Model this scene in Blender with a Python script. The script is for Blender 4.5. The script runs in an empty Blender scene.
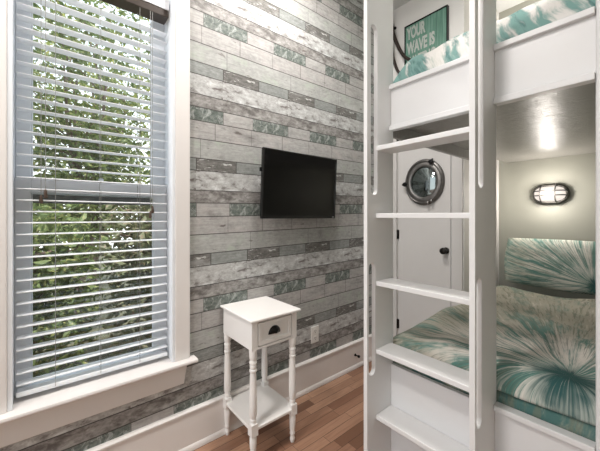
import bpy, bmesh, math, random
from mathutils import Vector, Matrix, noise
random.seed(7)
scene = bpy.context.scene
COL = scene.collection
PI = math.pi

# ------------------------------------------------------------------ shader helper
class S:
    """a float/colour/vector socket with arithmetic"""
    def __init__(s, nt, k): s.nt = nt; s.k = k
    def _m(s, op, *a):
        n = s.nt.nodes.new('ShaderNodeMath'); n.operation = op
        for i, x in enumerate((s,) + a):
            if isinstance(x, S): s.nt.links.new(x.k, n.inputs[i])
            else: n.inputs[i].default_value = x
        return S(s.nt, n.outputs[0])
    def __add__(s, o): return s._m('ADD', o)
    __radd__ = __add__
    def __sub__(s, o): return s._m('SUBTRACT', o)
    def __rsub__(s, o): return (s * -1.0) + o
    def __mul__(s, o): return s._m('MULTIPLY', o)
    __rmul__ = __mul__
    def __truediv__(s, o): return s._m('DIVIDE', o)
    def floor(s): return s._m('FLOOR')
    def fract(s): return s._m('FRACT')
    def gt(s, o): return s._m('GREATER_THAN', o)
    def lt(s, o): return s._m('LESS_THAN', o)
    def abs(s): return s._m('ABSOLUTE')
    def sqrt(s): return s._m('SQRT')
    def atan2(s, o): return s._m('ARCTAN2', o)
    def mx(s, o): return s._m('MAXIMUM', o)
    def mn(s, o): return s._m('MINIMUM', o)
    def sin(s): return s._m('SINE')
    def step(s, a, b):
        n = s.nt.nodes.new('ShaderNodeMapRange'); n.interpolation_type = 'SMOOTHSTEP'
        s.nt.links.new(s.k, n.inputs[0]); n.inputs[1].default_value = a; n.inputs[2].default_value = b
        return S(s.nt, n.outputs[0])

class Mat:
    def __init__(self, name, color=(.8,.8,.8), rough=.5, metal=0.0, spec=.5):
        m = bpy.data.materials.new(name); m.use_nodes = True
        self.m = m; self.nt = m.node_tree; self.b = self.nt.nodes['Principled BSDF']
        self.b.inputs['Base Color'].default_value = (*color, 1)
        self.b.inputs['Roughness'].default_value = rough
        self.b.inputs['Metallic'].default_value = metal
        self.b.inputs['Specular IOR Level'].default_value = spec
        self._c = None
    def coord(self):
        if not self._c:
            t = self.nt.nodes.new('ShaderNodeTexCoord'); x = self.nt.nodes.new('ShaderNodeSeparateXYZ')
            self.nt.links.new(t.outputs['Object'], x.inputs[0])
            self._c = [S(self.nt, x.outputs[i]) for i in range(3)]
        return self._c
    def vec(self, x, y, z=0.0):
        n = self.nt.nodes.new('ShaderNodeCombineXYZ')
        for i, v in enumerate((x, y, z)):
            if isinstance(v, S): self.nt.links.new(v.k, n.inputs[i])
            else: n.inputs[i].default_value = v
        return S(self.nt, n.outputs[0])
    def noise(self, v, scale=5, detail=3, rough=.55, dist=0):
        n = self.nt.nodes.new('ShaderNodeTexNoise'); self.nt.links.new(v.k, n.inputs['Vector'])
        n.inputs['Scale'].default_value = scale; n.inputs['Detail'].default_value = detail
        n.inputs['Roughness'].default_value = rough; n.inputs['Distortion'].default_value = dist
        return S(self.nt, n.outputs[0])
    def white(self, v):
        n = self.nt.nodes.new('ShaderNodeTexWhiteNoise'); n.noise_dimensions = '3D'
        self.nt.links.new(v.k, n.inputs['Vector']); return S(self.nt, n.outputs['Value'])
    def mix(self, f, a, b):
        n = self.nt.nodes.new('ShaderNodeMix'); n.data_type = 'RGBA'
        if isinstance(f, S): self.nt.links.new(f.k, n.inputs[0])
        else: n.inputs[0].default_value = f
        for i, c in ((6, a), (7, b)):
            if isinstance(c, S): self.nt.links.new(c.k, n.inputs[i])
            else: n.inputs[i].default_value = (*c, 1)
        return S(self.nt, n.outputs[2])
    def tint(self, c, t):
        n = self.nt.nodes.new('ShaderNodeVectorMath'); n.operation = 'MULTIPLY'
        self.nt.links.new(c.k, n.inputs[0]); n.inputs[1].default_value = t
        return S(self.nt, n.outputs[0])
    def scale(self, c, f):
        n = self.nt.nodes.new('ShaderNodeVectorMath'); n.operation = 'SCALE'
        self.nt.links.new(c.k, n.inputs[0]); self.nt.links.new(f.k, n.inputs['Scale'])
        return S(self.nt, n.outputs[0])
    def color(self, c): self.nt.links.new(c.k, self.b.inputs['Base Color'])
    def roughness(self, c): self.nt.links.new(c.k, self.b.inputs['Roughness'])
    def bump(self, h, strength=.2, dist=.01):
        n = self.nt.nodes.new('ShaderNodeBump'); n.inputs['Strength'].default_value = strength
        n.inputs['Distance'].default_value = dist
        self.nt.links.new(h.k, n.inputs['Height']); self.nt.links.new(n.outputs[0], self.b.inputs['Normal'])

def painted(name, col, rough=.4, var=.04, bump=.05, scale=6):
    """paint with slight roller texture and tonal variation"""
    M = Mat(name, col, rough)
    x, y, z = M.coord(); v = M.vec(x, y, z)
    n = M.noise(v, scale, 4)
    lo = tuple(c * (1 - var) for c in col); hi = tuple(min(1, c * (1 + var)) for c in col)
    M.color(M.mix(n, lo, hi)); M.bump(M.noise(v, 220, 2), bump, .002)
    return M.m

# ------------------------------------------------------------------ mesh helper
class MB:
    def __init__(self): self.v = []; self.f = []; self.mi = []
    def add(self, vs, fs, mi=0):
        o = len(self.v); self.v += [tuple(p) for p in vs]
        self.f += [tuple(i + o for i in f) for f in fs]; self.mi += [mi] * len(fs); return self
    def box(self, x0, x1, y0, y1, z0, z1, mi=0):
        vs = [(x, y, z) for z in (z0, z1) for y in (y0, y1) for x in (x0, x1)]
        return self.add(vs, [(0,2,3,1),(4,5,7,6),(0,1,5,4),(2,6,7,3),(0,4,6,2),(1,3,7,5)], mi)
    def prism(self, pts, axis, a, b, mi=0):
        """extrude 2-D outline along axis"""
        def P(p, t): return {'x': (t, p[0], p[1]), 'y': (p[0], t, p[1]), 'z': (p[0], p[1], t)}[axis]
        n = len(pts); vs = [P(p, a) for p in pts] + [P(p, b) for p in pts]
        fs = [tuple(range(n - 1, -1, -1)), tuple(range(n, 2 * n))] + [(i, (i + 1) % n, n + (i + 1) % n, n + i) for i in range(n)]
        return self.add(vs, fs, mi)
    def lathe(self, prof, cx, cy, cz=0, n=20, axis='z', sx=1, sy=1, mi=0):
        vs = []; fs = []
        for r, h in prof:
            for k in range(n):
                a = 2 * PI * k / n; p, q = r * math.cos(a) * sx, r * math.sin(a) * sy
                vs.append({'z': (cx + p, cy + q, cz + h), 'y': (cx + p, cy + h, cz + q), 'x': (cx + h, cy + p, cz + q)}[axis])
        m = len(prof)
        for i in range(m - 1):
            for k in range(n):
                k2 = (k + 1) % n; fs.append((i*n+k, i*n+k2, (i+1)*n+k2, (i+1)*n+k))
        fs.append(tuple(range(n - 1, -1, -1))); fs.append(tuple(range((m-1)*n, m*n)))
        return self.add(vs, fs, mi)
    def tube(self, pts, rad, n=8, mi=0):
        pts = [Vector(p) for p in pts]; vs = []; fs = []; m = len(pts)
        up = Vector((.13, .21, .97))
        for i, p in enumerate(pts):
            d = (pts[min(i+1, m-1)] - pts[max(i-1, 0)]).normalized()
            u = d.cross(up)
            if u.length < .05: u = d.cross(Vector((1, 0, 0)))
            u.normalize(); w = d.cross(u)
            r = rad[i] if isinstance(rad, (list, tuple)) else rad
            for k in range(n):
                a = 2*PI*k/n; vs.append(p + u*(r*math.cos(a)) + w*(r*math.sin(a)))
        for i in range(m-1):
            for k in range(n):
                k2 = (k+1) % n; fs.append((i*n+k, i*n+k2, (i+1)*n+k2, (i+1)*n+k))
        fs.append(tuple(range(n-1, -1, -1))); fs.append(tuple(range((m-1)*n, m*n)))
        return self.add(vs, fs, mi)
    def grid(self, fn, nu, nv, mi=0):
        vs = [fn(i/(nu-1), j/(nv-1)) for j in range(nv) for i in range(nu)]
        return self.add(vs, [(j*nu+i, j*nu+i+1, (j+1)*nu+i+1, (j+1)*nu+i) for j in range(nv-1) for i in range(nu-1)], mi)

ORG = {}   # world position of every object's origin
def make(name, mb, mats, parent=None, loc=None, bevel=0, seg=2, smooth=False, recalc=True):
    me = bpy.data.meshes.new(name)
    o0 = Vector(loc) if loc else (ORG[parent.name] if parent else Vector((0, 0, 0)))
    me.from_pydata([Vector(p) - o0 for p in mb.v], [], mb.f)
    if not isinstance(mats, (list, tuple)): mats = [mats]
    for m in mats: me.materials.append(m)
    for p, i in zip(me.polygons, mb.mi): p.material_index = i; p.use_smooth = bool(smooth)
    if recalc:
        bm = bmesh.new(); bm.from_mesh(me); bmesh.ops.recalc_face_normals(bm, faces=bm.faces); bm.to_mesh(me); bm.free()
    ob = bpy.data.objects.new(name, me); COL.objects.link(ob)
    if parent: ob.parent = parent
    if not parent or loc:
        ob.location = o0 - (ORG[parent.name] if parent else Vector((0, 0, 0)))
    ORG[ob.name] = o0.copy()
    if smooth is True or smooth == 'auto':
        for p in me.polygons: p.use_smooth = True
        try: me.set_sharp_from_angle(angle=math.radians(38))
        except Exception: pass
    if bevel:
        b = ob.modifiers.new('bevel', 'BEVEL'); b.width = bevel; b.segments = seg
        b.limit_method = 'ANGLE'; b.angle_limit = math.radians(45); b.harden_normals = False
    return ob
def thing(name, loc, label=None, cat=None, group=None, kind=None):
    o = bpy.data.objects.new(name, None); COL.objects.link(o); o.location = loc
    o.empty_display_size = .1; ORG[o.name] = Vector(loc)
    return tag(o, label, cat, group, kind)
def tag(o, label=None, cat=None, group=None, kind=None):
    if label: o['label'] = label
    if cat: o['category'] = cat
    if group: o['group'] = group
    if kind: o['kind'] = kind
    return o
def struct(name, mb, mats, parent=None, **k):
    o = make(name, mb, mats, parent, **k)
    if not parent: o['kind'] = 'structure'
    return o
def curve_solid(splines, depth, bevel=0, res=2):
    """filled 2-D outlines (later ones are holes) with thickness, as (verts, faces) in the xy plane, centred on z = 0"""
    cu = bpy.data.curves.new('outline', 'CURVE'); cu.dimensions = '2D'; cu.fill_mode = 'BOTH'
    cu.extrude = depth / 2 - bevel; cu.bevel_depth = bevel; cu.bevel_resolution = res; cu.offset = -bevel
    for pts in splines:
        s = cu.splines.new('POLY'); s.points.add(len(pts) - 1); s.use_cyclic_u = True
        for p, q in zip(s.points, pts): p.co = (q[0], q[1], 0, 1)
    ob = bpy.data.objects.new('outline', cu); COL.objects.link(ob)
    me = bpy.data.meshes.new_from_object(ob.evaluated_get(bpy.context.evaluated_depsgraph_get()))
    r = [v.co.copy() for v in me.vertices], [tuple(p.vertices) for p in me.polygons]
    bpy.data.objects.remove(ob); bpy.data.curves.remove(cu); bpy.data.meshes.remove(me)
    return r
def weld(ob, d=1e-5):
    bm = bmesh.new(); bm.from_mesh(ob.data); bmesh.ops.remove_doubles(bm, verts=bm.verts, dist=d)
    bmesh.ops.recalc_face_normals(bm, faces=bm.faces); bm.to_mesh(ob.data); bm.free(); return ob
def capsule(cx, cy, hw, hh, n=10):
    """stadium outline, long along the larger half-size"""
    pts = []
    r = min(hw, hh)
    for k in range(2*n+2):
        if hw >= hh:
            side = 1 if k <= n else -1; a = -PI/2 + PI*(k if k <= n else k-n-1)/n
            x = side*(hw-r) + side*r*math.cos(a); y = side*r*math.sin(a)
        else:
            side = 1 if k <= n else -1; a = PI*(k if k <= n else k-n-1)/n
            x = side*r*math.cos(a); y = side*(hh-r) + side*r*math.sin(a)
        pts.append((cx+x, cy+y))
    return pts

# ------------------------------------------------------------------ materials
M_trim = painted('warm_white_trim', (.78, .75, .73), .38)
M_jamb = painted('bright_white_vinyl', (.80, .83, .87), .35)
M_wallw = painted('white_wall_paint', (.80, .785, .76), .6)
M_ceil = painted('ceiling_paint', (.72, .72, .71), .7)
M_sage = painted('sage_grey_wall_paint', (.36, .36, .31), .5)
M_door = painted('door_paint', (.57, .56, .545), .4)
M_bunk = painted('bunk_white_paint', (.72, .72, .725), .36)
M_ladder = painted('ladder_white_paint', (.77, .77, .77), .36)
M_table = painted('table_white_paint', (.86, .845, .825), .33)
M_slat = painted('blind_white', (.84, .86, .89), .4)
M_black = Mat('black_iron', (.008, .008, .008), .35, .6).m
M_hinge = Mat('dark_bronze', (.02, .018, .016), .4, .8).m
M_brown = Mat('dark_brown_rail', (.045, .032, .024), .45).m
M_cord = Mat('blind_cord', (.30, .30, .29), .8).m
M_tassel = Mat('brown_tassel_wood', (.06, .035, .022), .5).m
M_plate = Mat('outlet_plastic', (.78, .77, .74), .35).m
M_slotd = Mat('outlet_slots', (.05, .05, .05), .6).m
M_scr = Mat('tv_screen_glass', (.003, .003, .003), .12, 0, .5).m
M_bez = Mat('tv_bezel_plastic', (.010, .010, .010), .25).m
M_tvmark = Mat('tv_badge_grey', (.35, .35, .35), .4).m
M_sash = painted('sash_white', (.76, .79, .83), .4)
M_driftw = Mat('dark_branch_wood', (.022, .013, .009), .6).m

def mk_glass():
    m = bpy.data.materials.new('window_glass'); m.use_nodes = True; nt = m.node_tree; nt.nodes.clear()
    o = nt.nodes.new('ShaderNodeOutputMaterial'); mx = nt.nodes.new('ShaderNodeMixShader')
    t = nt.nodes.new('ShaderNodeBsdfTransparent'); g = nt.nodes.new('ShaderNodeBsdfGlossy')
    t.inputs[0].default_value = (.95, .97, .97, 1); g.inputs['Roughness'].default_value = .02
    mx.inputs[0].default_value = .05
    nt.links.new(t.outputs[0], mx.inputs[1]); nt.links.new(g.outputs[0], mx.inputs[2]); nt.links.new(mx.outputs[0], o.inputs[0])
    return m
M_glass = mk_glass()

def mk_emit(name, col, st, base=1.0):
    m = bpy.data.materials.new(name); m.use_nodes = True
    b = m.node_tree.nodes['Principled BSDF']; b.inputs['Base Color'].default_value = (*[c * base for c in col], 1)
    b.inputs['Emission Color'].default_value = (*col, 1); b.inputs['Emission Strength'].default_value = st
    return m
M_lens = mk_emit('frosted_lamp_lens', (1, .90, .82), .85, .06)
M_diff = mk_emit('ceiling_lamp_diffuser', (1, .93, .84), 3.0)

# wallpaper printed with reclaimed planks: rows and repeats measured on the wall
def mk_wallpaper():
    M = Mat('plank_wallpaper', rough=.62, spec=.25)
    x, y, z = M.coord()
    P = .521; W = .468
    zt = z + (1.975 - y) * .0179                      # paper hung slightly off level
    v = (1.5726 - zt) / P; n = v.floor(); f = v - n
    w = (y - .606 + n * .156) / W; col = w.floor(); u = w - col
    # row edges
    E = [.128, .333, .466, .609, .796]
    g = [f.gt(e) for e in E]
    row = g[0] + g[1] + g[2] + g[3] + g[4]
    wob = M.noise(M.vec(y, z), 9, 2)
    fp = M.noise(M.vec(u * 1.1 + row * 3.7, f * 26, row * 5.3), 3.2, 6, .68)       # grain along the plank, repeats with the paper
    grain = M.noise(M.vec(y * 5 + row * 9.1, zt * 110, row), 1.6, 5, .7)
    cloud = M.noise(M.vec(y * 6.0, zt * 9, row * 2.0), 1.5, 5, .62, .4)
    blot = M.noise(M.vec(u * 4.2 + row * 7.7, f * 9, 3.1), 1.7, 5, .62, .5)
    kx = M.noise(M.vec(y * 7, zt * 16, 4.4), 1.6, 3, .5)
    knot = kx.step(.66, .74)
    # plank colours
    def two(a, b, t): return M.mix(t, a, b)
    speck = M.noise(M.vec(y * 26, zt * 40, row * 1.7), 1.5, 5, .7)
    c_light = two((.27, .25, .24), (.44, .415, .395), (grain * .55 + speck * .45).step(.32, .68))
    c_light = M.mix(cloud.step(.48, .72) * .5, c_light, (.45, .395, .375))
    c_light = M.mix((1 - cloud.step(.32, .46)) * .5, c_light, (.235, .225, .215))
    c_green = two((.27, .262, .248), (.42, .405, .385), (grain * .5 + speck * .5).step(.32, .68))
    c_green = M.mix(cloud.step(.52, .68) * .6, c_green, (.37, .405, .335))
    c_green = M.mix((1 - cloud.step(.30, .44)) * .4, c_green, (.24, .235, .225))
    c_blot = two((.33, .315, .305), (.50, .485, .47), speck.step(.3, .7))
    c_blot = M.mix(blot.step(.50, .68) * .9, c_blot, (.125, .103, .094))
    c_blot = M.mix((1 - blot.step(.28, .46)) * .85, c_blot, (.64, .63, .615))
    c_dark = two((.31, .288, .272), (.125, .112, .105), (speck * .4 + blot * .65).step(.42, .66))
    c_dark = M.mix((1 - blot.step(.30, .42)) * .6, c_dark, (.45, .43, .41))
    c_dark = M.mix(knot * .7, c_dark, (.09, .06, .05))
    peel = M.noise(M.vec(u * 9 + f * 4, f * 6, 8.2), 1.4, 6, .72, .8)
    c_peel = two((.075, .088, .078), (.19, .205, .185), speck.step(.3, .7))
    c_peel = M.mix(peel.step(.52, .60) * .75, c_peel, (.37, .375, .355))
    c_peelrow = M.mix(u.gt(.423), c_light, c_peel)
    strk = M.noise(M.vec(u * 5, f * 17, 1.7), 1.2, 5, .66, .9)
    c_str = two((.085, .079, .073), (.22, .205, .19), (grain * .6 + speck * .4).step(.35, .68))
    c_str = M.mix(strk.step(.545, .60), c_str, (.50, .485, .465))
    c_gg = two((.165, .17, .16), (.30, .30, .285), (grain * .5 + speck * .5).step(.34, .66))
    c_row0 = M.mix(u.lt(.513), c_gg, c_str)
    c = M.mix(g[0], c_row0, c_blot)
    c = M.mix(g[1], c, c_dark)
    c = M.mix(g[2], c, c_peelrow)
    c = M.mix(g[3], c, c_light)
    c = M.mix(g[4], c, c_green)
    c = M.mix(knot * g[3] * .75, c, (.10, .08, .07))
    # printed gaps between planks
    line = None
    for e in [0.0] + E + [1.0]:
        l = (f - e).abs().lt(.0048)
        line = l if line is None else line.mx(l)
    def joint(at, on): return (u - at).abs().lt(.0048) * on
    r0 = 1 - g[0]; r3 = g[2] * (1 - g[3]); r4 = g[3] * (1 - g[4]); r5 = g[4]
    line = line.mx(joint(.513, r0)).mx(joint(.004, r0)).mx(joint(.423, r3) * .6).mx(joint(.004, r3) * .8)
    line = line.mx(joint(.90, r4) * .7).mx(joint(.40, r4) * .45).mx(joint(.72, r5) * .5)
    tone = M.noise(M.vec(y * 3.4, zt * 7.5, 6.6), 1.6, 5, .68, .5)
    c = M.mix(tone.step(.54, .74) * .42, c, (.10, .092, .085))
    c = M.mix((1 - tone.step(.28, .44)) * .3, c, (.58, .57, .55))
    c = M.mix(line * .85, c, (.045, .04, .036))
    M.color(M.scale(M.tint(c, (.955, 1.0, 1.02)), 1.08 + wob * .2))
    M.bump(line * -1.0 + grain * .2, .12, .002)
    return M.m
M_paper = mk_wallpaper()

def mk_floor():
    M = Mat('brown_strip_hardwood', rough=.33)
    x, y, z = M.coord(); W = .0605
    c = (x / W).floor(); fx = x / W - c
    r = M.white(M.vec(c, 3.0, 1.0)); L = .42
    yy = y / L + r * 7.0; k = yy.floor(); fy = yy - k
    t = M.white(M.vec(c, k, 5.0)); t2 = M.white(M.vec(c, k, 9.0))
    g = M.noise(M.vec(x * 60, y * 3.0, t * 20), 1.5, 6, .65, .6)
    col = M.mix(t, (.20, .098, .06), (.46, .275, .18))
    col = M.mix(t2.gt(.88), col, (.16, .08, .048))
    col = M.mix(g.step(.35, .75) * .5, col, (.17, .082, .048))
    line = fx.lt(.055).mx(fy.lt(.006))
    col = M.mix(line * .75, col, (.04, .02, .012))
    M.color(col); M.roughness(g * .2 + .27); M.bump(line * -1.0 + g * .15, .2, .002)
    return M.m
M_floor = mk_floor()

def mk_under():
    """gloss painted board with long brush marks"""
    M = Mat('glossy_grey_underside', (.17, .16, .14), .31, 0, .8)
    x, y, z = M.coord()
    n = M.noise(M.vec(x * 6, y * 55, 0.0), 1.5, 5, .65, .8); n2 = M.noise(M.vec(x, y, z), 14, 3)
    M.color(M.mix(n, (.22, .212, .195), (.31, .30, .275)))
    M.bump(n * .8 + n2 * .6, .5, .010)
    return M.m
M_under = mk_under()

def tie_dye(name, cx, cy, plane, freq=9.0, dark=.5, fade=.45, pale=(.74, .70, .64), mid=(.10, .34, .31), deep=(.028, .13, .13), far=(.45, .43, .34), rings=(.18, .30, .62)):
    """streaks of dye that run outward from one knot"""
    M = Mat(name, rough=.85, spec=.15)
    c = M.coord(); a = c[plane[0]] - cx; b = c[plane[1]] - cy
    v3 = M.vec(c[0], c[1], c[2])
    r = (a * a + b * b).sqrt(); th = b.atan2(a)
    wob = M.noise(v3, 5, 3) * 1.2
    s = M.noise(M.vec(th.sin() * freq, (th + 1.5708).sin() * freq, r * 2.2 + wob), 1.0, 5, .7, .3)
    fine = M.noise(M.vec(th.sin() * freq * 3.6 + wob, (th + 1.5708).sin() * freq * 3.6, r * 4.0), 1.0, 5, .72)
    hair = M.noise(M.vec(th.sin() * freq * 9 + wob, (th + 1.5708).sin() * freq * 9, r * 7.0), 1.0, 3, .7)
    patch = M.noise(v3, 4.2, 3, .55)
    k = r + (s - .5) * .22 + (patch - .5) * .25
    dye = M.mix(k.step(rings[0] * .5, rings[0]), deep, mid)
    base = M.mix(k.step(rings[1], rings[2]), pale, far)
    amt = (s * .85 + fine * .45 + patch * .22 - .265)
    amt = amt.step(.50 - .22 * dark, .64 - .1 * dark)
    amt = amt * (1 - k.step(.45, .85) * fade)
    amt = amt.mx(1 - k.step(rings[0] * .4, rings[0] * 1.25))
    col = M.mix(amt, base, dye)
    col = M.mix((fine * .6 + s * .4).step(.56, .68) * .5, col, deep)
    col = M.mix((1 - fine.step(.30, .42)) * .5, col, pale)
    col = M.mix(hair.step(.50, .62) * .6 * k.step(.1, .25), col, (.16, .18, .135))
    M.color(col)
    M.bump(M.noise(v3, 60, 3) * .3 + s * .7 + M.noise(v3, 12, 3) * 1.2, .4, .012)
    return M.m

# ------------------------------------------------------------------ the room
WX = -1.6
HY0, HY1, HZ0, HZ1 = -.125, .495, .470, 2.66
b = MB()
b.box(WX-.16, WX, -3, HY0, 0, 3.1).box(WX-.16, WX, HY1, 2.52, 0, 3.1)
b.box(WX-.16, WX, HY0, HY1, 0, HZ0).box(WX-.16, WX, HY0, HY1, HZ1, 3.1)
struct('wall_left', b, M_paper)
struct('floor', MB().box(-1.76, .82, -3, 3.29, -.1, 0), M_floor)
struct('ceiling', MB().box(-1.76, .82, -3, 3.29, 3.1, 3.2), M_ceil)
DX0, DX1, DZ = -1.51, -1.031, 2.12
b = MB().box(-1.6, DX0, 2.4, 2.52, 0, 3.1).box(DX1, -.945, 2.4, 2.52, 0, 3.1).box(DX0, DX1, 2.4, 2.52, DZ, 3.1)
struct('wall_back', b, M_wallw)
struct('wall_alcove_left', MB().box(-1.06, -.945, 2.52, 3.29, 0, 3.1), M_wallw)
struct('wall_alcove_back', MB().box(-.945, .0, 3.17, 3.29, 0, 3.1), M_sage)
struct('wall_alcove_right', MB().box(0.0, .12, 1.36, 3.29, 0, 3.1), M_sage)
struct('wall_front', MB().box(.12, .82, 1.36, 1.48, 0, 3.1), M_sage)
struct('wall_right', MB().box(.7, .82, -3, 1.36, 0, 3.1), M_sage)

# baseboards: board, cap bead and shoe
def baseboard(name, pts_fn, a, b_, axis):
    prof = [(0, 0), (.026, 0), (.026, .012), (.020, .026), (.016, .030), (.016, .196), (.022, .200), (.022, .208), (.012, .216), (0, .216)]
    struct(name, MB().prism([pts_fn(p) for p in prof], axis, a, b_), M_trim, smooth='auto')
baseboard('baseboard_left', lambda p: (WX + p[0], p[1]), -3, 2.38, 'y')
baseboard('baseboard_right', lambda p: (.7 - p[0], p[1]), -3, 1.36, 'y')

# ------------------------------------------------------------------ window
win = thing('window_1', (WX, .185, HZ0), kind='structure')
b = MB()
b.box(-1.6, -1.578, .493, .567, .492, 2.62).box(-1.6, -1.578, -.197, -.123, .492, 2.62).box(-1.6, -1.576, -.21, .58, 2.62, 2.71)
make('casing', b, M_trim, win, bevel=.004)
b = MB().box(-1.6, -1.583, .478, .493, .492, 2.62).box(-1.6, -1.583, -.123, -.108, .492, 2.62)
b.box(-1.76, -1.6, .480, .495, .492, 2.66).box(-1.76, -1.6, -.125, -.110, .492, 2.66).box(-1.76, -1.6, -.11, .48, 2.63, 2.66)
make('jamb', b, M_jamb, win, bevel=.002)
b = MB().prism([(-1.6, .474), (-1.543, .474), (-1.536, .479), (-1.535, .485), (-1.538, .491), (-1.543, .492), (-1.6, .492)], 'y', -.25, .594)
b.box(-1.76, -1.6, -.125, .495, .470, .492)
make('stool', b, M_trim, win, smooth='auto')
b = MB().prism([(-.21, .365), (.537, .365), (.556, .474), (-.23, .474)], 'x', -1.6, -1.581)
make('apron', b, M_trim, win, bevel=.003)
def sash(name, x0, x1, z0, z1, zb, zt):
    y0, y1 = -.110, .480; w = .05
    b = MB().box(x0, x1, y0, y0+w, z0, z1).box(x0, x1, y1-w-.012, y1, z0, z1).box(x0, x1, y0+w, y1-w-.012, z0, zb).box(x0, x1, y0+w, y1-w-.012, zt, z1)
    # glazing stops
    xm = (x0+x1)/2
    b.box(xm, x1-.008, y0+w, y0+w+.006, zb, zt).box(xm, x1-.008, y1-w-.018, y1-w-.012, zb, zt)
    s = make(name, b, M_sash, win, bevel=.003)
    make('pane', MB().box(xm-.003, xm+.003, y0+w, y1-w-.012, zb, zt), M_glass, s)
sash('lower_sash', -1.722, -1.688, .492, 1.391, .53, 1.335)
sash('upper_sash', -1.758, -1.726, 1.330, 2.63, 1.385, 2.57)
make('rail_shade_strip', MB().box(-1.757, -1.735, -.06, .418, 1.292, 1.329), Mat('rail_shade_grey', (.10, .11, .12), .5).m, win)  # dark strip added to stand in for shade under the meeting rail
make('sash_lock', MB().box(-1.722, -1.700, .17, .21, 1.391, 1.40).lathe([(.010, 0), (.010, .012), (.005, .014)], -1.711, .19, 1.40, 12), M_sash, win, bevel=.001)

# ------------------------------------------------------------------ blind
BX = -1.655
bl = thing('venetian_blind', (BX, .185, 2.24), 'white slatted blind lowered over the window with its slats open flat', 'blind')
b = MB().box(-1.700, -1.622, -.103, .472, 2.256, 2.292, 0)
make('headrail', b, M_brown, bl, bevel=.002)
b = MB().box(-1.630, -1.618, -.106, .474, 2.292, 2.345).box(-1.685, -1.63, -.106, -.100, 2.292, 2.345).box(-1.685, -1.63, .468, .474, 2.292, 2.345)
make('valance', b, M_slat, bl, bevel=.002)
make('end_bracket', MB().box(-1.690, -1.626, .4745, .4785, 2.254, 2.30), M_plate, bl, bevel=.001)
ZS = [.560 + .0462 * k for k in range(36)]
def slat_mb(z):
    prof = []
    n = 6
    for i in range(n+1): t = -1 + 2*i/n; prof.append((BX + .0245*t, z + .0035*(1-t*t)))
    for i in range(n, -1, -1): t = -1 + 2*i/n; prof.append((BX + .0245*t, z + .0035*(1-t*t) - .0026))
    return MB().prism(prof, 'y', -.100, .468)
s0 = make('slat', slat_mb(ZS[0]), M_slat, bl, smooth='auto')
for zz in ZS[1:]:
    c = s0.copy(); COL.objects.link(c); c.parent = bl; c.location = (0, 0, zz - ZS[0])
make('bottom_rail', MB().prism([(BX-.025, .514), (BX+.025, .514), (BX+.026, .522), (BX+.022, .531), (BX-.022, .531), (BX-.026, .522)], 'y', -.100, .468), M_slat, bl, smooth='auto')
for yy in (.02, .18, .34):
    b = MB().tube([(BX+.0265, yy, 2.257), (BX+.0265, yy, .52)], .0010, 5).tube([(BX-.0265, yy, 2.257), (BX-.0265, yy, .52)], .0010, 5)
    make('ladder_cord', b, M_cord, bl)
for y0, zb, nm in ((-.026, 1.322, 'lift_cord'), (-.012, 1.345, 'lift_cord'), (.386, 1.26, 'tilt_cord'), (.396, 1.285, 'tilt_cord')):
    c = make(nm, MB().tube([(-1.624, y0, 2.257), (-1.624, y0, zb)], .0011, 5), M_cord, bl)
    make('tassel', MB().lathe([(.002, 0), (.005, -.006), (.0075, -.03), (.006, -.036), (.001, -.037)], -1.624, y0, zb, 10), M_tassel, c, smooth=True)

# ------------------------------------------------------------------ television
tv = thing('television', (-1.6, 1.281, 1.43), 'black flat screen television mounted on the plank wallpaper wall', 'television')
def tilt(p):
    a = math.radians(-2.9); x, z = p[0] + 1.507, p[2] - 1.43
    return (-1.507 + x*math.cos(a) - z*math.sin(a), p[1], 1.43 + x*math.sin(a) + z*math.cos(a))
def tmake(nm, mb, mt, **k):
    mb.v = [tilt(p) for p in mb.v]; return make(nm, mb, mt, tv, **k)
Y0, Y1, Z0, Z1 = .966, 1.597, 1.219, 1.642
bw = .011
b = MB().box(-1.518, -1.504, Y0, Y0+bw, Z0, Z1).box(-1.518, -1.504, Y1-bw, Y1, Z0, Z1).box(-1.518, -1.504, Y0+bw, Y1-bw, Z1-bw, Z1).box(-1.518, -1.504, Y0+bw, Y1-bw, Z0, Z0+.018)
bz = tmake('bezel', b, M_bez, bevel=.002)
mk = MB().box(-1.504, -1.5032, 1.565, 1.586, Z0+.006, Z0+.011); mk.v = [tilt(p) for p in mk.v]
make('badge', mk, M_tvmark, bz)
tmake('screen', MB().box(-1.518, -1.507, Y0+bw, Y1-bw, Z0+.018, Z1-bw), M_scr)
tmake('back_housing', MB().prism([(Y0+.004, Z0+.004), (Y1-.004, Z0+.004), (Y1-.004, Z1-.004), (Y0+.004, Z1-.004)], 'x', -1.530, -1.518).box(-1.552, -1.530, 1.08, 1.49, 1.24, 1.50), M_bez, bevel=.003)
tmake('control_button', MB().box(-1.528, -1.516, Y0-.008, Y0+.002, 1.50, 1.525), M_black, bevel=.002)
make('wall_bracket', MB().box(-1.601, -1.590, 1.18, 1.38, 1.33, 1.53).box(-1.59, -1.545, 1.20, 1.225, 1.35, 1.49).box(-1.59, -1.545, 1.335, 1.36, 1.35, 1.49), M_black, tv)

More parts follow.
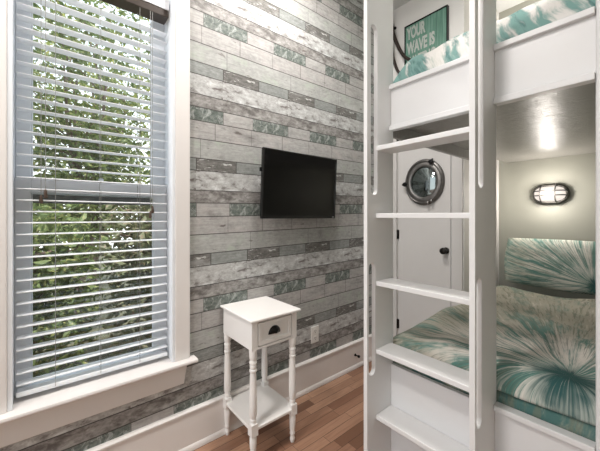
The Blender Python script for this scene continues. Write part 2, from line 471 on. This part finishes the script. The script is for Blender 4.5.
# ------------------------------------------------------------------ outlet and door stop
ot = thing('wall_outlet', (-1.6, 1.4735, .379), 'white double power outlet plate low on the plank wallpaper', 'outlet')
make('cover_plate', MB().box(-1.6, -1.594, 1.436, 1.511, .320, .438), M_plate, ot, bevel=.003)
for zc in (.354, .404):
    vs, fs = curve_solid([capsule(1.4735, zc, .018, .0165, 8)], .003)
    r = make('receptacle', MB().add([(-1.5935 + p.z, p.x, p.y) for p in vs], fs), M_plate, ot)
    make('slots', MB().box(-1.5925, -1.5912, 1.466, 1.4685, zc-.002, zc+.008).box(-1.5925, -1.5912, 1.4785, 1.481, zc-.002, zc+.008).lathe([(.0028, 0), (.0028, .0012)], -1.5925, 1.4735, zc-.009, 10, 'x'), M_slotd, r)
ds = thing('door_stop', (-1.584, 1.905, .108), 'small dark door stop fixed to the white baseboard beside the ladder', 'door stop')
make('rod', MB().lathe([(.011, 0), (.011, .004), (.005, .006), (.005, .03)], -1.584, 1.905, .108, 12, 'x'), M_hinge, ds, smooth='auto')
make('tip', MB().lathe([(.005, .03), (.010, .032), (.011, .042), (.007, .047)], -1.584, 1.905, .108, 12, 'x'), M_black, ds, smooth='auto')

# ------------------------------------------------------------------ side table
TX0, TX1, TY0, TY1, TZ = -1.594, -1.250, .740, 1.053, .731
st = thing('side_table', (-1.428, .897, 0), 'small white wooden side table with one drawer and turned legs under the television', 'table')
b = MB()
ov = [(0, 0), (.010, .002), (.014, .008), (.014, .012), (.010, .018), (0, .018)]
b.box(TX0, TX1, TY0, TY1, TZ-.013, TZ)
make('tabletop', b, M_table, st, bevel=.005, seg=3)
BX0, BX1, BY0, BY1, BZ0, BZ1 = -1.582, -1.271, .756, 1.038, .574, TZ-.013
D0, D1, DZ0, DZ1 = .795, 1.000, .590, .703
b = MB().box(BX0, BX1, BY0, BY0+.018, BZ0, BZ1).box(BX0, BX0+.016, BY0+.018, BY1-.018, BZ0, BZ1).box(BX0, BX1, BY1-.018, BY1, BZ0, BZ1)
b.box(BX1-.018, BX1, BY0+.018, D0-.0045, BZ0, BZ1).box(BX1-.018, BX1, D1+.0045, BY1-.018, BZ0, BZ1)
b.box(BX1-.018, BX1, D0-.0045, D1+.0045, BZ0, DZ0-.0045).box(BX1-.018, BX1, D0-.0045, D1+.0045, DZ1+.0045, BZ1)
b.box(BX0+.016, BX1-.018, BY0+.018, BY1-.018, BZ0+.004, BZ0+.010)
make('carcass', b, M_table, st, bevel=.0015)
b = MB().box(BX1-.20, BX1-.004, D0, D1, DZ0, DZ1)
fr = .020
b.box(BX1-.004, BX1+.001, D0, D1, DZ0, DZ0+fr).box(BX1-.004, BX1+.001, D0, D1, DZ1-fr, DZ1).box(BX1-.004, BX1+.001, D0, D0+fr, DZ0+fr, DZ1-fr).box(BX1-.004, BX1+.001, D1-fr, D1, DZ0+fr, DZ1-fr)
dr = make('drawer', b, M_table, st, bevel=.001)
# cup pull: quarter dome, open below
yc, zc, R, H, D = .8915, .632, .0375, .040, .024
def cup(u, v):
    a = PI*u; p = (PI/2)*v
    return (BX1 - .003 + D*math.sin(p)*(.35 + .65*math.sin(a)), yc - R*math.cos(a)*math.cos(p*.9), zc + H*math.sin(a)*math.cos(p*.92))
m = make('cup_pull', MB().grid(cup, 17, 9), M_black, dr, smooth=True)
s = m.modifiers.new('shell', 'SOLIDIFY'); s.thickness = .003
leg_prof = [(.006, 0), (.010, .002), (.0135, .014), (.0145, .022), (.011, .034), (.010, .040), (.0145, .046), (.0155, .052), (.0125, .058), (.014, .066), (.0175, .110), (.0175, .140), (.014, .147), (.018, .153)]
leg_up = [(.018, .212), (.013, .218), (.0165, .224), (.0165, .231), (.0135, .236), (.0185, .250), (.0195, .30), (.0165, .44), (.0145, .462), (.0185, .468), (.0185, .476), (.0145, .480), (.0165, .486), (.0165, .498), (.0145, .503), (.0185, .508), (.0185, .516), (.0145, .522), (.0180, .532), (.0195, .548), (.0195, .574)]
LX, LY = (-1.566, -1.288), (.773, 1.021)
for lx in LX:
    for ly in LY:
        b = MB().lathe(leg_prof, lx, ly, 0, 20).lathe(leg_up, lx, ly, 0, 20)
        q = .0185; b.box(lx-q, lx+q, ly-q, ly+q, .153, .212)
        make('leg', b, M_table, st, smooth='auto')
make('shelf', MB().box(-1.582, -1.272, .757, 1.037, .176, .191), M_table, st, bevel=.003)

# ------------------------------------------------------------------ ladder
ld = thing('bunk_ladder', (-.613, 1.17, 0), 'white ladder with slotted side boards fixed to the bunk front', 'ladder')
def side_board(x0, x1):
    out = [(1.069, 0.0), (1.270, 0.0), (1.270, 2.62), (1.069, 2.62)]
    hs = [capsule(1.1195, 1.713, .0235, .382, 10), capsule(1.1045, .7755, .0225, .2505, 10)]
    vs, fs = curve_solid([out] + hs, x1 - x0, .0018, 1)
    return MB().add([((x0+x1)/2 + p.z, p.x, p.y) for p in vs], fs)
for x0, x1 in ((-.841, -.821), (-.4055, -.3865)):
    weld(make('side_board', side_board(x0, x1), M_ladder, ld))
for zb in (.316, .613, .920, 1.226, 1.530):
    make('step', MB().box(-.821, -.4055, 1.133, 1.248, zb, zb+.021), M_ladder, ld, bevel=.0025)

# ------------------------------------------------------------------ bunk bed
bk = thing('bunk_bed', (-.46, 2.2, 0), 'built-in white bunk bed with a sage alcove behind and ladder in front', 'bunk bed')
SEG = ((-.8205, -.406), (-.386, -.122))
for x0, x1 in SEG:
    make('guard_panel', MB().box(x0, x1, 1.250, 1.268, 1.655, 1.834), M_bunk, bk)
    make('guard_cap', MB().box(x0, x1, 1.233, 1.285, 1.834, 1.855), M_bunk, bk, bevel=.0025)
    make('guard_lip', MB().box(x0, x1, 1.233, 1.268, 1.639, 1.662), M_bunk, bk, bevel=.0025)
    make('base_panel', MB().box(x0, x1, 1.250, 1.268, 0, .530), M_bunk, bk)
    if x0 > -.5: make('base_cap', MB().box(x0, x1, 1.233, 1.272, .530, .550), M_bunk, bk, bevel=.0025)
make('post', MB().box(-.122, -.024, 1.240, 1.300, 0, 3.098), M_bunk, bk, bevel=.008, seg=3)
make('post', MB().box(-.905, -.850, 1.272, 1.312, 0, 2.3), M_bunk, bk, bevel=.003)
make('upper_deck', MB().box(-.884, -.002, 1.272, 3.168, 1.712, 1.745), M_under, bk)
make('side_rail', MB().box(-.905, -.885, 1.314, 2.395, 1.645, 1.85), M_under, bk, bevel=.003)
make('lower_deck', MB().box(-.884, -.002, 1.272, 3.168, .36, .40), M_bunk, bk)
make('side_rail', MB().box(-.905, -.885, 1.314, 3.168, 0, .42), M_bunk, bk, bevel=.003)

# ------------------------------------------------------------------ bedding
def nz(x, y, z, s): return noise.noise(Vector((x*s, y*s, z*s)))
def sheet_fn(x0, x1, y0, y1, zb, zt, rx, ry, amp, sc, seed, drop=0, lump=0):
    """puffy quilt: a closed cushion-like slab with rounded rims"""
    def fn(u, v):
        # u, v in 0..1 ; rim parameter folds the top over the edge
        def fold(t, r, L):
            k = r / L; e = .16
            if t < e: a = (PI/2)*(1 - t/e); return r - r*math.sin(a), math.cos(a)
            if t > 1-e: a = (PI/2)*((t-1+e)/e); return L - r + r*math.sin(a), math.cos(a)
            return r + (t-e)/(1-2*e)*(L-2*r), 1.0
        px, hx = fold(u, rx, x1-x0); py, hy = fold(v, ry, y1-y0)
        x, y = x0+px, y0+py
        h = min(hx, 1)*min(hy, 1)
        h = hx*hy
        w = amp*(nz(x, y, seed, sc) + .5*nz(x+3, y, seed, sc*2.3)) * (.35 + .65*h)
        z = zb + (zt-zb)*h + w*h + lump*math.sin(y*4.1+seed)*.5*h
        x += amp*.5*nz(x, y+7, seed, sc*1.5); y += amp*.5*nz(x+9, y, seed, sc*1.5)*(1-hy*.5)
        return (x, y, z)
    return fn
def quilt(name, fn, nu, nv, mat, loc, label, cat, parent=None):
    b = MB().grid(fn, nu, nv)
    # close underneath
    n = len(b.v); rim = [i for i in range(nu)] + [j*nu+nu-1 for j in range(1, nv)] + [(nv-1)*nu+i for i in range(nu-2, -1, -1)] + [j*nu for j in range(nv-2, 0, -1)]
    b.f.append(tuple(reversed(rim))); b.mi.append(0)
    o = make(name, b, mat, loc=loc)
    for p in o.data.polygons: p.use_smooth = True
    return tag(o, label, cat)

M_low = tie_dye('tie_dye_lower', -.20+.46, 1.40-2.1, (0, 1), 7.5, .3, mid=(.11, .235, .205), deep=(.035, .10, .098), far=(.42, .40, .33), rings=(.15, .24, .60))
M_lowm = tie_dye('tie_dye_sheet', .1, -.9, (0, 2), 5.0, 1.0, 0.0, mid=(.07, .15, .14), deep=(.02, .06, .06), pale=(.34, .36, .31), rings=(.5, .6, .9))
def mk_upper():
    M = Mat('tie_dye_stripes', rough=.85, spec=.15)
    x, y, z = M.coord(); v = M.vec(x, y, z)
    w = M.noise(v, 3.5, 3)
    d = x * 1.0 + z * .55             # slanting bands
    s1 = M.noise(M.vec(d * 10 + w * 1.6, (z + y * .6 - x * .2) * 1.5, 4.0), 1.0, 4, .6, .2)
    s2 = M.noise(M.vec(d * 34 + w * 3.0, (z + y) * 6.0, 2.0), 1.0, 4, .7)
    pt = M.noise(v, 7, 3)
    lean = (x * -.08 - .01)                     # more dye towards the foot end
    a = (s1 * .72 + s2 * .18 + pt * .25 + lean).step(.52, .60)
    c = M.mix((s2 * .7 + pt * .4).step(.45, .62), (.055, .17, .165), (.17, .34, .315))
    base = M.mix(s2.step(.45, .70), (.76, .74, .71), (.62, .63, .58))
    M.color(M.mix(a * .92, base, c)); M.bump(M.noise(v, 26, 4) * .8 + s1 * .5, .35, .012)
    return M.m
M_upq = mk_upper()
M_pil = tie_dye('tie_dye_pillow', .21, -.12, (0, 2), 8.0, .45, mid=(.15, .29, .255), deep=(.05, .14, .13), pale=(.78, .76, .70), far=(.62, .62, .54), rings=(.07, .2, .5))

o = make('mattress', MB().box(-.858, -.07, 1.276, 3.155, .40, .588), M_lowm, loc=(-.46, 2.2, .40), bevel=.03, seg=4)
tag(o, 'lower bunk mattress in a dark teal tie-dye sheet showing under the comforter edge', 'mattress')
quilt('comforter', sheet_fn(-.872, -.05, 1.279, 2.86, .590, .670, .085, .075, .026, 3.6, 1.0), 70, 90, M_low, (-.46, 2.1, .59),
      'green and cream tie-dye comforter spread over the lower bunk', 'comforter')
def pillow_fn(cx, cz, hw, hh, th):
    def shell(sgn):
        def fn(u, v):
            a, c = 2*u-1, 2*v-1
            e = (1-abs(a)**3.2)*(1-abs(c)**3.0)
            sx = 1 - .05*(c*c); sz = 1 - .06*(a*a)*(1 if c < 0 else .4)
            d = th*max(0, e)**.55 + .006*nz(a*2, c*2, 4.0+sgn, 1.6)*e
            return (cx + hw*a*sx, sgn*d, cz + hh*c*sz)
        return fn
    return shell(1), shell(-1)
f1, f2 = pillow_fn(0, 0, .36, .195, .072)
b = MB().grid(f1, 36, 24).grid(f2, 36, 24)
ca, sa = math.cos(math.radians(14)), math.sin(math.radians(14))
b.v = [(-.495 + x, 3.005 + y*ca + z*sa, .862 - y*sa + z*ca) for x, y, z in b.v]
o = make('pillow', b, M_pil, loc=(-.495, 3.005, .862)); weld(o, 1e-4)
for p in o.data.polygons: p.use_smooth = True
tag(o, 'green and white tie-dye pillow leaning on the wall at the head of the lower bunk', 'pillow')
M_upm = painted('white_mattress_ticking', (.75, .74, .72), .8)
o = make('mattress', MB().box(-.858, -.07, 1.30, 3.15, 1.747, 1.855), M_upm, loc=(-.46, 2.2, 1.747), bevel=.025, seg=4)
tag(o, 'white upper bunk mattress hidden behind the top guard panel', 'mattress')
quilt('comforter', sheet_fn(-.868, -.06, 1.290, 3.13, 1.858, 2.020, .13, .13, .030, 4.6, 5.0), 70, 80, M_upq, (-.46, 1.4, 1.86),
      'white and teal tie-dye comforter piled on the upper bunk', 'comforter')

# ------------------------------------------------------------------ bunk lamp
lp = thing('bulkhead_lamp', (-.573, 3.17, 1.414), 'lit oval caged wall lamp on the sage wall above the pillow', 'lamp', 'caged bunk wall lamps')
M_cage = Mat('dark_lamp_cage', (.02, .018, .016), .6).m
M_lampb = Mat('pewter_lamp_base', (.10, .095, .085), .4, .7).m
vs, fs = curve_solid([capsule(0, 0, .122, .084, 14)], .022, .006, 2)
make('back_plate', MB().add([(-.573 + p.x, 3.158 + p.z, 1.414 + p.y) for p in vs], fs), M_lampb, lp, smooth='auto')
vs, fs = curve_solid([capsule(0, 0, .112, .074, 14), capsule(0, 0, .100, .062, 14)], .030, .003, 1)
make('rim', MB().add([(-.573 + p.x, 3.136 + p.z, 1.414 + p.y) for p in vs], fs), M_lampb, lp, smooth='auto')
def lens(u, v):
    a = 2*PI*u; k = math.sin(v*PI/2); c = capsule(0, 0, .100, .062, 14)
    x, z = (.100*k*math.copysign(abs(math.cos(a))**.75, math.cos(a)), .062*k*math.copysign(abs(math.sin(a))**.75, math.sin(a)))
    return (-.573 + x, 3.122 - .05*math.cos(v*PI/2), 1.414 + z)
weld(make('lens', MB().grid(lens, 41, 10), M_lens, lp, smooth=True), 1e-4)
def bow(p, q, depth):
    pts = []
    for i in range(13):
        t = i/12; e = math.sin(PI*t)**.5
        pts.append((-.573 + p[0] + (q[0]-p[0])*t, 3.122 - depth*e, 1.414 + p[1] + (q[1]-p[1])*t))
    return pts
b = MB()
for x in (-.052, .042): b.tube(bow((x, -.066), (x, .066), .064), .0046, 8)
for z in (-.012, .024): b.tube(bow((-.106, z), (.106, z), .066), .0046, 8)
make('cage', b, M_cage, lp, smooth=True)

# ------------------------------------------------------------------ door, porthole
dr = struct('door_1', MB().box(DX0+.004, DX1-.016, 2.406, 2.442, .008, DZ-.003), M_door, bevel=.002)
b = MB().lathe([(.026, 0), (.026, -.005), (.012, -.010), (.010, -.030), (.021, -.036), (.027, -.048), (.025, -.060), (.014, -.066)], -1.080, 2.404, .962, 20, 'y')
make('door_knob', b, M_hinge, dr, smooth='auto')
for zc in (.27, 1.07, 1.95):
    make('hinge', MB().lathe([(.007, -.042), (.007, .042)], DX0+.001, 2.3965, zc, 10).box(DX0-.012, DX0+.016, 2.400, 2.4045, zc-.04, zc+.04), M_hinge, dr)
b = MB().box(-1.588, DX0, 2.382, 2.4, 0, DZ+.0).box(DX1, -.950, 2.382, 2.4, 0, DZ).box(-1.588, -.950, 2.380, 2.4, DZ, DZ+.085)
struct('trim_1', b, M_door, bevel=.003)

ph = thing('porthole_mirror', (-1.258, 2.404, 1.517), 'round pewter porthole mirror hung on the white closet door', 'mirror')
M_pew = Mat('pewter', (.16, .155, .145), .42, .85)
x, y, z = M_pew.coord(); n = M_pew.noise(M_pew.vec(x, y, z), 25, 4); M_pew.color(M_pew.mix(n, (.10, .097, .092), (.27, .26, .25))); M_pew = M_pew.m
PXS, PZS = .168/.19, 1.0
prof = [(.192, 0), (.192, -.012), (.185, -.020), (.160, -.026), (.150, -.030), (.136, -.030), (.128, -.026), (.124, -.012), (.124, 0)]
b = MB().lathe(prof, -1.258, 2.404, 1.517, 56, 'y', PXS, PZS)
make('frame', b, M_pew, ph, smooth='auto')
ring = [(-1.258 + .172*PXS*math.cos(a), 2.374, 1.517 + .172*math.sin(a)) for a in [2*PI*k/56 for k in range(57)]]
make('bead', MB().tube(ring, .0045, 8), M_pew, ph, smooth=True)
M_mir = Mat('old_mirror_glass', (.24, .28, .28), .06, 1.0).m
b = MB().lathe([(.001, -.034), (.05, -.032), (.095, -.025), (.126, -.014), (.126, -.010)], -1.258, 2.404, 1.517, 56, 'y', PXS, PZS)
make('glass', b, M_mir, ph, smooth=True)
def lug(a, nm):
    cx, cz = -1.258 + .178*PXS*math.cos(a), 1.517 + .178*math.sin(a)
    b = MB().lathe([(.010, 0), (.010, -.014), (.018, -.016), (.020, -.024), (.016, -.034), (.006, -.036)], cx, 2.386, cz, 14, 'y')
    b.tube([(cx, 2.37, cz), (cx + .028*math.cos(a), 2.37, cz + .028*math.sin(a))], .008, 10)
    make(nm, b, M_black if nm == 'latch_knob' else M_hinge, ph, smooth='auto')
lug(math.radians(62), 'latch_knob'); lug(math.radians(183), 'latch_knob')
b = MB()
for a in (-62, -74): 
    cx, cz = -1.258 + .182*PXS*math.cos(math.radians(a)), 1.517 + .182*math.sin(math.radians(a))
    b.lathe([(.012, 0), (.012, -.026), (.006, -.030)], cx, 2.386, cz, 12, 'y')
make('hinge', b, M_pew, ph, smooth='auto')

# ------------------------------------------------------------------ sign and dark branches on the back wall
def mk_sign():
    M = Mat('green_painted_boards', rough=.6)
    x, y, z = M.coord()
    g = M.noise(M.vec(x * 40, y, z * 3), 1.4, 5, .65)
    k = (x / .046); l = k.fract().lt(.06)
    c = M.mix(g.step(.3, .72), (.085, .20, .15), (.17, .33, .26)); c = M.mix(l * .7, c, (.02, .06, .045))
    M.color(c); M.bump(l * -1.0 + g * .2, .3, .003); return M.m
SX0, SX1, SZ0, SZ1 = -1.422, -1.055, 2.45, 2.877
sg = thing('wall_sign', (-1.2385, 2.4, 2.66), 'green board sign reading YOUR WAVE IS WAITING behind the upper bunk', 'sign')
bd = make('board', MB().box(SX0+.006, SX1-.006, 2.378, 2.396, SZ0+.006, SZ1-.006), mk_sign(), sg)
b = MB().box(SX0, SX0+.008, 2.370, 2.4, SZ0, SZ1).box(SX1-.008, SX1, 2.370, 2.4, SZ0, SZ1).box(SX0+.008, SX1-.008, 2.370, 2.4, SZ1-.008, SZ1).box(SX0+.008, SX1-.008, 2.370, 2.4, SZ0, SZ0+.008)
make('frame', b, M_black, sg)
M_let = Mat('worn_white_lettering', rough=.7)
x, y, z = M_let.coord(); n = M_let.noise(M_let.vec(x, y, z), 45, 4, .7); M_let.color(M_let.mix(n.step(.56, .68), (.46, .49, .46), (.17, .31, .25))); M_let = M_let.m
def lettering(txt, x0, zc, h, w):
    cu = bpy.data.curves.new('txt', 'FONT'); cu.body = txt; cu.size = 1; cu.extrude = .002; cu.offset = .042
    ob = bpy.data.objects.new('txt', cu); COL.objects.link(ob)
    me = bpy.data.meshes.new_from_object(ob.evaluated_get(bpy.context.evaluated_depsgraph_get()))
    xs = [v.co.x for v in me.vertices]; ys = [v.co.y for v in me.vertices]
    kx = w/(max(xs)-min(xs)); ky = h/(max(ys)-min(ys))
    b = MB().add([(x0 + (v.co.x-min(xs))*kx, 2.3772 - v.co.z*.3, zc + (v.co.y-min(ys))*ky) for v in me.vertices], [tuple(p.vertices) for p in me.polygons])
    bpy.data.objects.remove(ob); bpy.data.curves.remove(cu); bpy.data.meshes.remove(me)
    make('lettering', b, M_let, bd)
lettering('YOUR', -1.404, 2.750, .106, .168)
lettering('WAVE IS', -1.404, 2.622, .106, .246)
lettering('WAITING', -1.404, 2.494, .106, .250)

br = thing('driftwood_branch', (-1.50, 2.34, 2.60), 'dark curved branch hanging on the white wall left of the green sign', 'branch')
def curve_pts(pts, n=6):
    out = []; P = [Vector(p) for p in pts]; P = [P[0]*2-P[1]] + P + [P[-1]*2-P[-2]]
    for i in range(1, len(P)-2):
        for k in range(n):
            t = k/n; a, b_, c, d = P[i-1], P[i], P[i+1], P[i+2]
            out.append(.5*((2*b_) + (c-a)*t + (2*a-5*b_+4*c-d)*t*t + (3*b_-a-3*c+d)*t**3))
    out.append(P[-2]); return out
p1 = curve_pts([(-1.545, 2.34, 3.00), (-1.53, 2.34, 2.93), (-1.505, 2.335, 2.83), (-1.468, 2.33, 2.735), (-1.43, 2.325, 2.655), (-1.385, 2.32, 2.585), (-1.335, 2.32, 2.54)])
p2 = curve_pts([(-1.53, 2.34, 2.93), (-1.535, 2.34, 2.78), (-1.515, 2.335, 2.65), (-1.49, 2.33, 2.57), (-1.455, 2.325, 2.49), (-1.40, 2.32, 2.42)])
make('branch', MB().tube(p1, [.019 - .007*i/len(p1) for i in range(len(p1))], 10), M_driftw, br, smooth=True)
make('branch', MB().tube(p2, [.017 - .006*i/len(p2) for i in range(len(p2))], 10), M_driftw, br, smooth=True)
make('wall_hook', MB().lathe([(.012, 0), (.012, -.01), (.006, -.012), (.006, -.075)], -1.53, 2.401, 2.93, 10, 'y'), M_black, br)

# ------------------------------------------------------------------ ceiling lamps (above the frame; the room pair is added fill)
def ceiling_lamp(x, y, power, label):
    t = thing('ceiling_light', (x, y, 3.1), label, 'lamp', 'round ceiling lights')
    make('rim', MB().lathe([(.17, 0), (.17, -.03), (.16, -.035), (.15, -.03), (.15, 0)], x, y, 3.1, 32), M_trim, t, smooth='auto')
    make('diffuser', MB().lathe([(.15, -.028), (.13, -.045), (.08, -.058), (.01, -.064)], x, y, 3.1, 32), M_diff, t, smooth=True)
    l = bpy.data.lights.new('ceiling_light_bulb', 'AREA'); l.shape = 'DISK'; l.size = .3; l.energy = power; l.color = (1, .95, .91)
    o = bpy.data.objects.new('bulb', l); COL.objects.link(o); o.parent = t; o.location = (0, 0, -.075)
ceiling_lamp(-1.05, 1.0, 28, 'round white ceiling light over the aisle beside the bunk')
ceiling_lamp(-.80, -.60, 30, 'unseen fill light added to the ceiling above the middle of the room')  # unseen lamp added to brighten the interior
ceiling_lamp(-.80, -2.0, 30, 'unseen fill light added to the ceiling at the near end of the room')  # second added fill lamp, unseen behind the camera
l = bpy.data.lights.new('bunk_bulb', 'POINT'); l.energy = 7.5; l.color = (1, .93, .86); l.shadow_soft_size = .05
o = bpy.data.objects.new('bulb', l); COL.objects.link(o); o.parent = lp; o.location = (0, -.16, 0)
up = lp.copy(); COL.objects.link(up); up.location = (-.573, 3.17, 2.74)      # its twin over the upper bunk
up['label'] = 'oval caged wall lamp on the sage wall above the upper bunk'
for ch in list(lp.children):
    c = ch.copy(); COL.objects.link(c); c.parent = up

# ------------------------------------------------------------------ outside the window
def mk_leaf(name, a, b_, c):
    M = Mat(name, a, .5, 0, .4)
    x, y, z = M.coord(); v = M.vec(x, y, z)
    n = M.noise(v, 9, 2); n2 = M.noise(v, 31, 2)
    col = M.mix(n.step(.35, .65), a, b_); col = M.mix(n2.step(.54, .64), col, c)
    M.color(col)
    tr = M.nt.nodes.new('ShaderNodeBsdfTranslucent'); mx = M.nt.nodes.new('ShaderNodeMixShader'); mx.inputs[0].default_value = .4
    M.nt.links.new(col.k, tr.inputs[0]); M.nt.links.new(M.b.outputs[0], mx.inputs[1]); M.nt.links.new(tr.outputs[0], mx.inputs[2])
    M.nt.links.new(mx.outputs[0], M.nt.nodes['Material Output'].inputs[0])
    return M.m
M_leafA = mk_leaf('oak_leaves', (.10, .15, .05), (.21, .27, .10), (.38, .38, .15))
M_leafB = mk_leaf('olive_leaves', (.15, .17, .085), (.27, .28, .16), (.36, .27, .19))
M_leafC = mk_leaf('yellow_green_leaves', (.20, .27, .07), (.36, .40, .13), (.60, .52, .18))
M_bark = Mat('grey_brown_bark', (.12, .085, .065), .85)
x, y, z = M_bark.coord(); n = M_bark.noise(M_bark.vec(x*20, y*20, z*4), 1.5, 4); M_bark.color(M_bark.mix(n, (.10, .065, .05), (.28, .21, .17))); M_bark = M_bark.m
def tree(name, x, y, h, crown_z, rx, ry, rz, nl, leaf, mat, label, cat='tree', stems=3, seed=1):
    rnd = random.Random(seed)
    t = thing(name, (x, y, 0), label, cat, cat + 's outside the window')
    tips = []; b = MB()
    for s in range(stems):
        a = rnd.uniform(0, 2*PI); sp = rnd.uniform(.1, .45)
        pts = [(x + rnd.uniform(-.05, .05), y + rnd.uniform(-.05, .05), 0)]
        for k in range(1, 6):
            q = k/5; pts.append((x + math.cos(a)*sp*q*rx + rnd.uniform(-.06, .06), y + math.sin(a)*sp*q*ry + rnd.uniform(-.06, .06), h*q*.8))
        pts = curve_pts(pts, 3); b.tube(pts, [.045*(1-.75*i/len(pts)) for i in range(len(pts))], 7)
        for k in range(16):
            i = rnd.randrange(len(pts)//4, len(pts)); p = Vector(pts[i]); th = rnd.uniform(0, 2*PI)
            e = p + Vector((math.cos(th)*rx*rnd.uniform(.3, .9), math.sin(th)*ry*rnd.uniform(.3, .9), rnd.uniform(-.1, .6)*rz))
            m = (p+e)/2 + Vector((0, 0, rnd.uniform(0, .12)))
            b.tube(curve_pts([p, m, e], 3), [.014 - .0017*j for j in range(7)], 5); tips += [e, m, (m+e)/2]
    make('trunk', b, M_bark, t, smooth=True, recalc=False)
    vs = []; fs = []
    for i in range(nl):
        if rnd.random() < .6 and tips:
            c = rnd.choice(tips) + Vector((rnd.gauss(0, .12), rnd.gauss(0, .12), rnd.gauss(0, .12)))
        else:
            while True:
                d = Vector((rnd.uniform(-1, 1), rnd.uniform(-1, 1), rnd.uniform(-1, 1)))
                if d.x**4 + d.y**4 + d.z**4 < 1: break
            c = Vector((x + d.x*rx, y + d.y*ry, crown_z + d.z*rz))
        if abs(c.x-x) > rx*1.02 or abs(c.y-y) > ry*1.02: continue
        if c.z < .02: c.z = .02 + rnd.random()*.1
        a = Vector((rnd.gauss(0, 1), rnd.gauss(0, 1), rnd.gauss(0, .7))).normalized()
        s = a.cross(Vector((rnd.gauss(0, 1), rnd.gauss(0, 1), 1))).normalized()
        L = leaf*rnd.uniform(.6, 1.3); W = L*.26; nn = a.cross(s)*L*.1
        o = len(vs); vs += [c, c + a*L*.5 + s*W + nn, c + a*L, c + a*L*.5 - s*W + nn]; fs.append((o, o+1, o+2, o+3))
    bb = MB().add(vs, fs); make('foliage', bb, mat, t, recalc=False)
struct('ground', MB().box(-14, -1.761, -8, 9, -.12, -.05), painted('dry_ground', (.085, .085, .05), .9, .4, .3, 3))
tree('tree', -4.5, .30, 3.6, 2.5, .85, .85, 1.6, 6500, .095, M_leafA, 'tall green leafy tree filling the middle of the window view', seed=3)
tree('tree', -4.6, 2.15, 4.2, 2.7, .9, .9, 1.9, 6000, .095, M_leafB, 'olive tree on the right side of the window view', seed=4)
tree('tree', -4.5, -1.45, 3.8, 2.7, .85, .8, 1.7, 4500, .095, M_leafC, 'yellow-green tree at the left side of the window view', seed=5)
tree('tree', -6.6, .6, 4.6, 3.2, 1.0, 1.6, 2.0, 5000, .10, M_leafC, 'yellow-green tree far behind the other trees in the window', seed=9)
tree('shrub', -2.95, .90, 1.35, .72, .5, .56, .72, 5600, .08, M_leafB, 'olive brown shrub outside the right half of the lower sash', 'shrub', 4, 6)
tree('shrub', -2.95, -.25, 1.25, .66, .5, .55, .68, 5600, .08, M_leafA, 'green bush low outside the left half of the lower sash', 'shrub', 4, 7)

# ------------------------------------------------------------------ sky and sun
w = bpy.data.worlds.new('sky'); scene.world = w; w.use_nodes = True
nt = w.node_tree; bg = nt.nodes['Background']
tc = nt.nodes.new('ShaderNodeTexCoord'); sx = nt.nodes.new('ShaderNodeSeparateXYZ'); rp = nt.nodes.new('ShaderNodeValToRGB')
nt.links.new(tc.outputs['Generated'], sx.inputs[0]); nt.links.new(sx.outputs[2], rp.inputs[0]); nt.links.new(rp.outputs[0], bg.inputs[0])
rp.color_ramp.elements[0].color = (1.0, 1.0, 1.0, 1); rp.color_ramp.elements[1].color = (.70, .83, 1.0, 1)
bg.inputs[1].default_value = 2.0
l = bpy.data.lights.new('sun', 'SUN'); l.energy = 7.0; l.angle = .05; l.color = (1, .95, .86)
o = bpy.data.objects.new('sun', l); COL.objects.link(o)
o.rotation_euler = Vector((-.24, -.20, -.95)).to_track_quat('-Z', 'Y').to_euler()

# ------------------------------------------------------------------ camera
cam = bpy.data.cameras.new('camera'); co = bpy.data.objects.new('camera', cam); COL.objects.link(co)
cam.sensor_width = 36; cam.lens = 36*300.2/600; cam.clip_start = .02
cam.shift_y = (216.0 - 225.5)/600
co.location = (0, 0, 1.235)
co.rotation_euler = (PI/2, 0, math.atan2(.7676, .6409))
scene.camera = co
scene.view_settings.view_transform = 'Standard'; scene.view_settings.look = 'None'
scene.view_settings.gamma = 1; scene.view_settings.use_curve_mapping = False
scene.view_settings.exposure = 0.1
